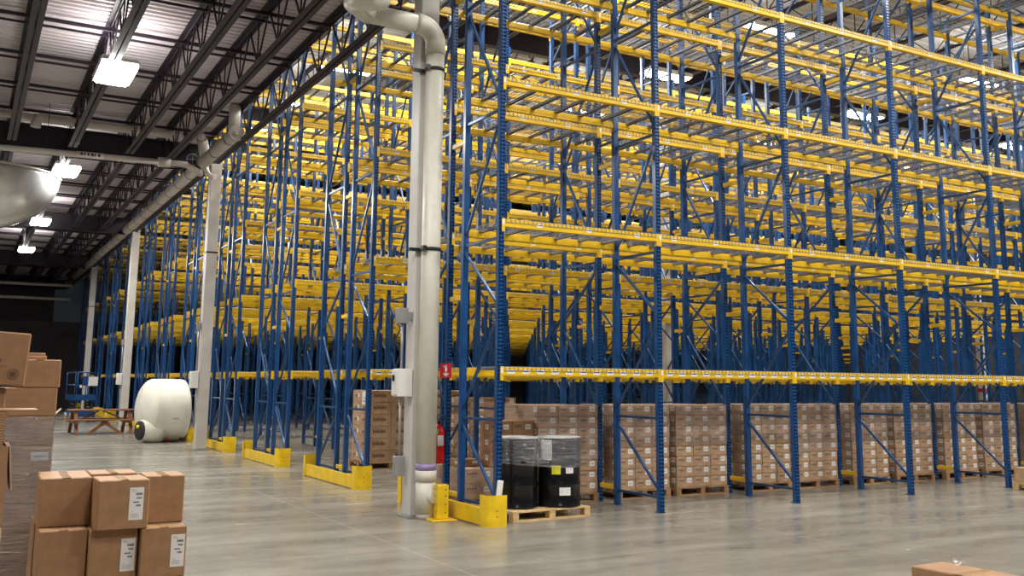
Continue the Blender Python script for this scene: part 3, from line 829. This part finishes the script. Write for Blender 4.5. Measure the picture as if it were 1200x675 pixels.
drum(1.115, .40, 'black steel drum at the right of the pale pallet, with white and yellow stickers', [(FA-.62,.60,.20,.25,'paper','large white sticker under the film'),(FA-.76,.845,.03,.03,'green','green mark'),(FA-.10,.42,.115,.11,'tagy','yellow hazard sticker'),(FA+.52,.43,.11,.075,'paper','small white sticker'),(FA+.30,.155,.15,.10,'paper','white paper sticker near the bottom')])
drum(.52, .50, 'black steel drum at the left of the pale pallet, behind the nearest upright', [])
b = MB()
path = []
for (cx, cy, a0, a1) in ((1.115,.40,-2.0,1.4),(.52,.50,1.4,4.28)):
    for i in range(15):
        a = a0+(a1-a0)*i/14; path.append((cx+.302*math.cos(a), cy+.302*math.sin(a)))
N = len(path)
for i in range(N):
    p = path[i]; q = path[(i+1) % N]
    z0a = .131+.50+.10*max(0, (.9-p[0])); z0b = .131+.50+.10*max(0, (.9-q[0]))
    b.quad([(p[0],p[1],z0a),(q[0],q[1],z0b),(q[0],q[1],.131+.895),(p[0],p[1],.131+.895)], M['filmd'])
tag(b.build('stretch_wrap'), 'hazy stretch film wound around the tops of the black drums', 'stretch film')
b = MB()
for i in range(7):
    a = i*.9; b.quad([(.04*math.cos(a)*i*.4,.03*math.sin(a)*i*.4,.0),(.06,.02*i-.05,.012),(.09,.03*math.sin(a),.03+.004*i),(-.03+.01*i,.04*math.cos(a),.02)], M['film'])
tag(b.build('film_scrap', loc=(.82,.36,.131+.89)), 'crumpled clear film scrap on top of the black drums', 'film scrap')

# cartons standing in the aisle behind the near column
body, lm = carton_mesh(.487, .44, .232, 'card3', False, True, True)
bodyb, lmb = carton_mesh(.487, .44, .232, 'card3', False, False, True)
for pi, (xa, nm) in enumerate(((1.22, 'left of the near column'), (2.42, 'right of the drain pipe'))):
    pallet(xa, 7.60, 1.0, 1.1, f'dark pallet under the aisle carton stack {nm}', 'wood2')
    for tz in range(6):
        for cx in range(2):
            for cy in range(2):
                lf = cx == 0
                o = link('carton', body if lf else bodyb, None, (xa+.008+cx*.492, 7.66+cy*.447, .131+tz*.2345))
                if lf: labels(lm, o)
                tag(o, f'large printed brown carton in the aisle stack {nm}', 'carton', f'aisle cartons {nm}')
b = MB(); b.box(0,.004,0,.3,0,.26,M['paper']); b.box(-.001,0,.05,.25,.06,.08,M['grey']); b.box(-.001,0,.05,.2,.12,.14,M['grey'])
tag(b.build('paper_sheet', loc=(1.2225, 7.72, 1.25)), 'white paper sheet stuck on the side of the aisle carton stack', 'paper')

# dark cartons stored farther back, first bay of second pair
bd, ld = carton_mesh(.33, .33, .16, 'card3', True, True)
pallet(2.62, 5.95, 1.0, 1.0, 'brown pallet in the second rack pair, seen past the drums', 'wood2')
for tz in range(8):
    for cx in range(3):
        for cy in range(3):
            if cy and cx: continue
            o = link('carton', bd, None, (2.625+cx*.332, 5.96+cy*.332, .131+tz*.1615)); labels(ld, o)
            tag(o, 'small carton in the pallet stack of the second rack pair, above the orange cartons', 'carton', 'cartons in the second rack pair')

# pale crate at the right frame edge
pallet(9.87, -.97, 1.0, .8, 'pale pallet at the right edge of the picture', 'wood')
bd, ld = carton_mesh(.96, .76, .24, 'card2', True, False)
o = link('carton', bd, None, (9.89, -.95, .131)); labels(ld, o); tag(o, 'wide pale carton on the pallet at the right edge of the picture', 'carton')

# ------------------------------------------------------------------ white tank lying on its side
t = thing('plastic_tank', 'big white plastic tank lying on its side beside the second column', 'tank', (-.86, 18.05, 0), .10)
RXm = Matrix.Translation((0,0,.86)) @ Matrix.Rotation(PI/2, 4, 'Y')
rb = .86
pr = [(.03,-.72),(.25,-.705),(.45,-.665),(.62,-.60),(.75,-.51),(.82,-.43),(.852,-.37),(.86,-.34),(.865,.05),(.86,.44),(.845,.50),(.80,.54),(.70,.56),(.02,.57)]
b = MB(); b.lathe(pr, M['poly'], 56, RXm); b.build('shell', t)
NM = Matrix.Translation((-.42,-.40,.335)) @ Matrix.Rotation(.22, 4, 'Z') @ Matrix.Rotation(-PI/2, 4, 'Y')
b = MB(); b.lathe([(.36,-.25),(.345,-.02),(.325,.12),(.285,.20),(.28,.27),(.26,.285)], M['poly'], 36, NM); b.build('manway_neck', t)
b = MB(); b.lathe([(.255,.28),(.26,.295),(.255,.335),(.18,.35),(.02,.35)], M['rubber'], 32, NM); b.build('lid', t)
b = MB(); b.lathe([(.05,.35),(.05,.39),(.01,.40)], M['tagy'], 14, NM @ Matrix.Translation((.10,0,0))); b.build('vent_cap', t)
b = MB(); b.box(-.02,.14,-.012,.0,0,.18,M['grey']); o = b.build('data_plate', t); o.location = (.05,-.835,.64); o.rotation_euler = (-.14,0,0)
b = MB(); b.tube([(.40,-.40,.10),(.46,-.47,.06)], .05, M['rubber'], 14); b.tube([(.05,-.38,.10),(.07,-.46,.06)], .035, M['red'], 12); b.build('fitting', t)

# ------------------------------------------------------------------ picnic table
t = thing('picnic_table', 'brown stained wooden picnic table in front of the third column', 'table', (-1.88, 23.0, 0), .06)
mt = M['table']
b = MB()
for i in range(5): b.box(-1.0,1.0,-.36+i*.146,-.36+i*.146+.138,.71,.75,mt,bev=.004)
b.build('tabletop', t)
for s in (-1, 1):
    b = MB()
    for i in range(2): y = s*.66-.145+i*.15; b.box(-1.18,1.18,y,y+.138,.42,.46,mt,bev=.004)
    b.build('bench', t)
for s in (-1, 1):
    for q in (-1, 1):
        b = MB(); b.bar((s*.80,q*.24,.71),(s*.80,q*.70,.0),.04,.10,mt,up=(1,0,0)); b.build('leg', t)
    b = MB(); b.box(s*.80-.06,s*.80-.02,-.78,.78,.33,.42,mt); b.box(s*.80+.02-.08,s*.80-.02,-.33,.33,.63,.71,mt); b.build('crossbar', t)
    b = MB(); b.bar((s*.78,0,.37),(s*.08,0,.70),.09,.04,mt); b.build('brace', t)
# end view legs of the second, smaller trestle seen crossing
for q in (-1, 1):
    b = MB(); b.bar((q*.50,-.78,.0),(-q*.08,-.62,.42),.05,.09,mt); b.build('cross_leg', t)

# ------------------------------------------------------------------ scissor lift at the back
t = thing('scissor_lift', 'blue scissor lift parked at the back beside the fourth column', 'lift', (-1.55, 32.6, 0), .1)
bl = M['lift']
b = MB(); b.box(-.40,.40,-.7,.9,.20,.42,bl,bev=.02); b.build('chassis', t)
for sx in (-1,1):
    for sy in (-.45,.65):
        b = MB(); b.tube([(sx*.44-.05,sy,.17),(sx*.44+.05,sy,.17)], .17, M['grey'], 20); b.build('wheel', t)
b = MB()
for k in range(3):
    z = .46+k*.12
    for sx in (-.3,.3):
        b.bar((sx,-.65,z),(sx,.85,z+.10),.04,.05,M['black']); b.bar((sx,-.65,z+.10),(sx,.85,z),.04,.05,bl)
b.build('scissor_arms', t)
b = MB(); b.box(-.42,.42,-.75,.95,.84,.92,bl,bev=.01); b.box(-.42,.42,-.75,-.73,.92,1.07,bl); b.box(-.42,-.40,-.75,.95,.92,1.07,bl); b.box(.40,.42,-.75,.95,.92,1.07,bl); b.build('platform', t)
b = MB()
for x in (-.41,-.0,.41): 
    for y in (-.74,.94): b.tube([(x,y,.92),(x,y,1.95)], .02, bl, 10)
for z in (1.45,1.95):
    b.tube([(-.41,-.74,z),(.41,-.74,z),(.41,.94,z),(-.41,.94,z),(-.41,-.74,z)], .02, bl, 10)
b.build('guard_rail', t)
b = MB(); b.box(.05,.42,-.82,-.76,1.42,1.78,M['white'],bev=.01); b.build('manual_box', t)
b = MB(); b.box(-.16,.05,-.84,-.76,1.46,1.80,bl,bev=.02); b.box(-.25,-.18,-.82,-.76,1.35,1.45,M['white']); b.build('control_box', t)
# small red reels far back
for (x,y,z,nm) in ((-.02,31.1,1.95,'upper'),(-.02,31.2,.75,'lower')):
    b = MB(); b.lathe([(.05,0),(.08,.02),(.08,.30),(.04,.36)], M['red'], 14)
    tag(b.build('extinguisher', loc=(x-.10,y+.1,z)), f'tiny red fire extinguisher on a far blue upright, the {nm} of two', 'fire extinguisher')

# ------------------------------------------------------------------ foreground cartons
def ray_z(px, py, z):
    d = rgt*((px-600)/F_PX) + upv*(-(py-Y0)/F_PX) + fwd
    return CAM + d*((z-CAM.z)/d.z)
def ship_label(wl=.085, hl=.20):
    b = MB(); b.box(0, wl, -.0012, 0, 0, hl, M['paper'])
    def r(u0,u1,v0,v1): b.box(wl*u0, wl*u1, -.0018, -.0012, hl*v0, hl*v1, M['ink'])
    for q in range(9): r(.45+q*.053, .45+q*.053+(.03 if q % 3 else .042), .76, .83)
    for q in range(6): r(.52+q*.06, .52+q*.06+.038, .645, .70)
    for q in range(7): r(.26+q*.062, .26+q*.062+.052, .53, .565)
    for q in range(5): r(.50+q*.065, .50+q*.065+.045, .41, .47)
    for q in range(3): r(.12, .5-.1*q, .88+.03*q, .885+.03*q)
    for q in range(4): r(.10, .75-.1*(q % 2), .08+.035*q, .086+.035*q)
    r(.18,.30,.24,.25)
    return b.mesh('shipping_label')
SHIP = ship_label()
def big_carton(w, d, h, loc, label, rot=0, lab=None, mat='card', tapef=True, name='shipping_carton'):
    t = thing(name, label, 'carton', loc, rot)
    b = MB(); b.box(0, w, 0, d, 0, h, M[mat], bev=.006); b.box(w*.5-.0006, w*.5+.0006, .004, d-.004, h-.0004, h+.0004, M['inkb']); b.build('body', t)
    if tapef:
        b = MB(); b.box(w*.5-.025, w*.5+.025, -.0008, d+.0008, h-.0001, h+.0012, M['tape']); b.build('tape', t)
    if lab: link('shipping_label', SHIP, t, (lab[0], 0, lab[1]))
    return t
TZ = 1.085; hh = .305; wB = .305; dB = .33; pz = .155
z1 = TZ-hh   # top of second tier
A = ray_z(48, 561, TZ); Bc = ray_z(116.6, 563.6, TZ); Cr = ray_z(171, 558, TZ)
Lw = ray_z(46, 623, z1); Mw = ray_z(105.5, 621, z1); Rw = ray_z(166, 619, z1)
base_y = Lw.y
pallet(Lw.x-.03, base_y-.02, 1.0, .9, 'wooden pallet under the six labelled cartons at bottom left', 'wood', 0, None, .15)
big_carton(wB, dB, hh-.002, (A.x, A.y, z1+.001), 'plain brown carton at the left of the front stack, top tier', .0)
big_carton(wB, dB, hh-.002, (Bc.x, Bc.y, z1+.001), 'brown carton with shipping label, middle of the top tier of the front stack', .02, (.185, .055))
big_carton(.25, dB, hh-.002, (Cr.x, max(Cr.y, Bc.y+.02), z1+.001), 'plain brown carton at the right of the front stack, top tier', -.02)
hl = (z1-pz)/2
for q, P0, w, lb, rt, nm in ((0, Lw, .284, None, 0, 'left'), (1, Mw, .292, (.19,.045), .0, 'middle'), (2, Rw, .285, (.185,.06), -.01, 'right')):
    for tier in (1, 0):
        big_carton(w-.004, dB, hl-.002, (P0.x, P0.y, pz+tier*hl+.001), (f'brown carton at the {nm} of the second tier of the front stack' if tier else f'brown carton at the {nm} of the bottom tier of the front stack'), rt, lb if tier else None)
# back row of the same stack
for q in range(3):
    for tier in (0, 1):
        big_carton(.30, .33, hl-.002, (Lw.x+q*.307, base_y+.49, pz+tier*hl+.001), f'brown carton in the back row of the front stack, {["left","middle","right"][q]} {["bottom","upper"][tier]} one', 0)

def ray_d(px, py, dep):
    d = rgt*((px-600)/F_PX) + upv*(-(py-Y0)/F_PX) + fwd
    return CAM + d*dep
for q, nm in ((0,'left'),(1,'middle')):
    big_carton(.30, .30, hh-.012, (Lw.x+.02+q*.307, base_y+.49, z1+.001), f'brown carton in the back row of the front stack, {nm} one of the top tier', 0)
# tall wrapped stack at the left
WT = ray_d(72.5, 421.6, 7.45); WX = WT.x; WY = WT.y
TT = 8; sh = (WT.z-.15)/TT
pallet(WX-1.20, WY-.02, 1.20, 1.0, 'pallet under the tall film-wrapped stack at the left edge', 'wood2', 0, None, .149)
wl = 'wrapped brown carton in the tall left stack, '
for tz in range(TT):
    zz = .15+tz*sh
    if tz == TT-1:
        big_carton(.30, .45, sh-.002, (WX-.30, WY, zz+.001), 'brown carton on top of the tall stack at the left edge, beside the printed one', 0)
    elif tz == TT-2:
        big_carton(.40, .45, sh-.002, (WX-.412, WY, zz+.001), 'second brown carton down in the tall left stack, above the wrapped ones', 0)
    else:
        nm = ['lowest tier','second tier up','third tier up','tier below the stickered one','','top wrapped tier'][tz]
        if tz == TT-4: nm = 'with a white sticker on its front'
        t = big_carton(.55, .45, sh-.002, (WX-.57, WY, zz+.001), wl+nm, 0, None, 'card3', False)
        if tz == TT-4:
            b = MB(); b.box(.41,.53,-.0015,0,.10,.16,M['paper']); b.box(.43,.51,-.002,-.0015,.125,.131,M['grey']); b.box(.43,.49,-.002,-.0015,.112,.118,M['grey']); b.build('sticker', t)
        big_carton(.50, .45, sh-.002, (WX-1.10, WY, zz+.001), wl+nm.replace('with a white sticker on its front', 'beside the stickered one')+', outer column', 0, None, 'card3', False)
wrap(WX-1.10, WX-.02, WY, WY+.45, .155, .15+(TT-2)*sh-.009, 'filmg', 'hazy grey stretch film around the lower tall stack at the left edge')
b = MB(); b.box(0,.16,0,.12,0,.028,M['card'],bev=.004); b.box(.02,.15,.01,.11,.028,.05,M['card'],bev=.004)
tag(b.build('flattened_carton', loc=(WX-.26, WY+.08, .15+TT*sh+.0005)), 'small flat piece of cardboard lying on top of the tall left stack', 'cardboard')
b = MB(); b.quad([(0,0,0),(.05,.02,.05),(.045,.05,.055),(0,.06,.01)],M['paper']); b.quad([(0,0,-.003),(0,.06,.007),(.045,.05,.052),(.05,.02,.047)],M['paper'])
tag(b.build('paper_scrap', loc=(WX-.021, WY+.02, .15+(TT-2)*sh+.005)), 'white paper scrap sticking out at the right of the tall left stack', 'paper')

# printed carton standing on a column of cartons at the left edge
def text_mesh(txt, size, mat, ext=.0006):
    cu = bpy.data.curves.new('print', 'FONT'); cu.body = txt; cu.size = size; cu.extrude = ext; cu.align_x = 'RIGHT'
    ob = bpy.data.objects.new('print_tmp', cu); COL.objects.link(ob)
    bpy.context.view_layer.update()
    dg = bpy.context.evaluated_depsgraph_get(); me = bpy.data.meshes.new_from_object(ob.evaluated_get(dg))
    bpy.data.objects.remove(ob); me.materials.clear(); me.materials.append(mat); return me
AD = 4.3
AB = ray_d(28.3, 453.3, AD); AH = .236; AW = .52
azc = .06
t = thing('printed_carton', 'brown carton printed with a black letter and round emblem, top left edge', 'carton', (AB.x, AB.y, AB.z), 0)
t.rotation_euler = (0, math.radians(3.2), -.03)
b = MB(); b.box(-AW, 0, 0, .36, 0, AH, M['card'], bev=.006); b.build('body', t)
def face_txt(txt, size, x, z, name):
    me = text_mesh(txt, size, M['ink']); o = link(name, me, t, (x, -.0015, z)); o.rotation_euler = (PI/2, 0, 0); return o
face_txt('A', .052, -.105, .105, 'printed_letter')
face_txt('__________', .014, -.080, .086, 'printed_line')
b = MB(); cx, cz = -.052, .052
def ringm(r0, r1):
    for k in range(28):
        a0 = 2*PI*k/28; a1 = 2*PI*(k+1)/28
        b.quad([(cx+r0*math.cos(a0),-.0012,cz+r0*math.sin(a0)),(cx+r1*math.cos(a0),-.0012,cz+r1*math.sin(a0)),(cx+r1*math.cos(a1),-.0012,cz+r1*math.sin(a1)),(cx+r0*math.cos(a1),-.0012,cz+r0*math.sin(a1))], M['inkb'])
ringm(.0215, .024); ringm(.0001, .0125)
for k in range(12):
    a = 2*PI*k/12; b.box(cx+.0165*math.cos(a)-.002, cx+.0165*math.cos(a)+.002, -.0012, 0, cz+.0165*math.sin(a)-.002, cz+.0165*math.sin(a)+.002, M['inkb'])
b.build('printed_emblem', t)
# supporting column
SB = ray_d(8.0, 455, AD)
nS = 6; hS = (AB.z-.005-.15)/nS
pallet(SB.x-.9, SB.y-.01, .92, .5, 'pallet under the carton column at the very left edge', 'wood2', 0, None, .149)
for i in range(nS):
    big_carton(.45, .36, hS-.002, (SB.x-.45, SB.y+.012, .15+i*hS+.001), f'brown carton in the column under the printed carton, {["lowest","second up","third up","fourth up","fifth up","topmost"][i]}', 0)
# open carton with pads and a loose sheet, nearest at the left edge
OD = 3.75
OB = ray_d(9.0, 537, OD)
OP = ray_d(8.0, 522, OD); OT = ray_d(7.5, 480, OD); SHT = ray_d(48, 476.5, OD)
ow = .42; od = .30
pallet(OB.x-.62, OB.y-.02, .64, .40, 'pallet under the open carton at the very left edge', 'wood2', 0, None, .149)
tb = OP.z-.31
nS = 3; h3 = (tb-.15)/nS
for i in range(nS):
    big_carton(ow, od, h3-.002, (OB.x-ow, OB.y, .15+i*h3+.001), f'brown carton under the open carton at the left edge, {["lowest","middle","upper"][i]} of three', 0, None, 'card3')
t = thing('open_carton', 'open brown carton filled with corrugated pads at the very left edge', 'carton', (OB.x, OB.y, tb+.001))
b = MB(); H = .305; w_ = .006
b.box(-ow,0,0,w_,0,H,M['card']); b.box(-ow,0,od-w_,od,0,H,M['card']); b.box(-ow,-ow+w_,w_,od-w_,0,H,M['card']); b.box(-w_,0,w_,od-w_,0,H,M['card']); b.box(-ow,0,0,od,0,.006,M['card']); b.build('body', t)
b = MB(); b.box(.0,.006,.01,od-.01,-.17,.0,M['card3'],Matrix.Translation((0.002,0,H))@Matrix.Rotation(-.10,4,'Y')); b.build('flap', t)
zp = tb+.001+.007; ph = .0105; i = 0
while zp+ph < OT.z:
    b = MB(); dx = R.uniform(-.012, 0)
    b.box(-ow+.012, -.010+dx, .010, od-.010, 0, ph*.25, M['card']); b.box(-ow+.016, -.013+dx, .013, od-.013, ph*.25, ph*.75, M['cardcut']); b.box(-ow+.012, -.010+dx, .010, od-.010, ph*.75, ph-.0006, M['card'])
    tag(b.build('corrugated_pad', loc=(OB.x, OB.y, zp)), 'corrugated pad in the pile inside the open carton at the left edge', 'pad', 'corrugated pads in the open carton')
    zp += ph; i += 1
b = MB(); b.box(-.45, SHT.x-OB.x, .02, .26, 0, .006, M['card']); b.quad([(SHT.x-OB.x,.02,0),(SHT.x-OB.x+.001,.14,.003),(SHT.x-OB.x,.26,0)],M['cardcut'])
tag(b.build('cardboard_sheet', loc=(OB.x, OB.y, zp+.001)), 'flat cardboard sheet lying on the pads and pointing right at the left edge', 'cardboard')

# carton at the bottom right corner
BZ = .78
P0 = ray_z(1067, 662.5, BZ); P1 = ray_z(1103, 657.3, BZ); P2 = ray_z(1133, 675.3, BZ); P3 = ray_z(1200, 672.5, BZ)
ang = math.atan2(P2.y-P0.y, P2.x-P0.x); wd = abs((P1-P0).dot(Vector((-math.sin(ang), math.cos(ang), 0))))
bh = .30; nb_ = 2; bhh = (BZ-.15)/2
pt_ = Matrix.Rotation(ang, 4, 'Z')
pallet(P0.x-.03, P0.y+.0, 1.0, max(.45, wd+.06), 'wooden pallet under the carton at the bottom right corner', 'wood', ang, None, .149)
for i in range(2):
    t = big_carton(.55, wd, bhh-.002, (P0.x, P0.y, .15+i*bhh+.001), 'brown carton at the bottom right corner with a film scrap on top' if i else 'brown carton underneath the one at the bottom right corner', ang)
FS = ray_z(1124, 663.5, BZ)
b = MB(); RR = random.Random(3)
for i in range(14):
    a = RR.uniform(0, 6.28); r1 = RR.uniform(.005,.03); c = Vector((RR.uniform(-.03,.03), RR.uniform(-.015,.015), RR.uniform(0,.012)))
    b.quad([c, c+Vector((math.cos(a)*.03, math.sin(a)*.02, RR.uniform(.0,.02))), c+Vector((math.cos(a+1)*.03, math.sin(a+1)*.02, RR.uniform(.0,.025))), c+Vector((math.cos(a+2)*.015, math.sin(a+2)*.012, .004))], M['film'])
tag(b.build('film_scrap', loc=(FS.x, FS.y, BZ+.001)), 'crumpled clear film scrap on the carton at the bottom right corner', 'film scrap')

# ------------------------------------------------------------------ world and view
w = bpy.data.worlds.new('World'); SC.world = w; w.use_nodes = True
bg = w.node_tree.nodes['Background']; bg.inputs['Color'].default_value = (.95, .97, 1.0, 1); bg.inputs['Strength'].default_value = 0.05
SC.view_settings.view_transform = 'Standard'; SC.view_settings.look = 'None'; SC.view_settings.gamma = 1.0
SC.view_settings.exposure = 0.0; SC.view_settings.use_curve_mapping = False
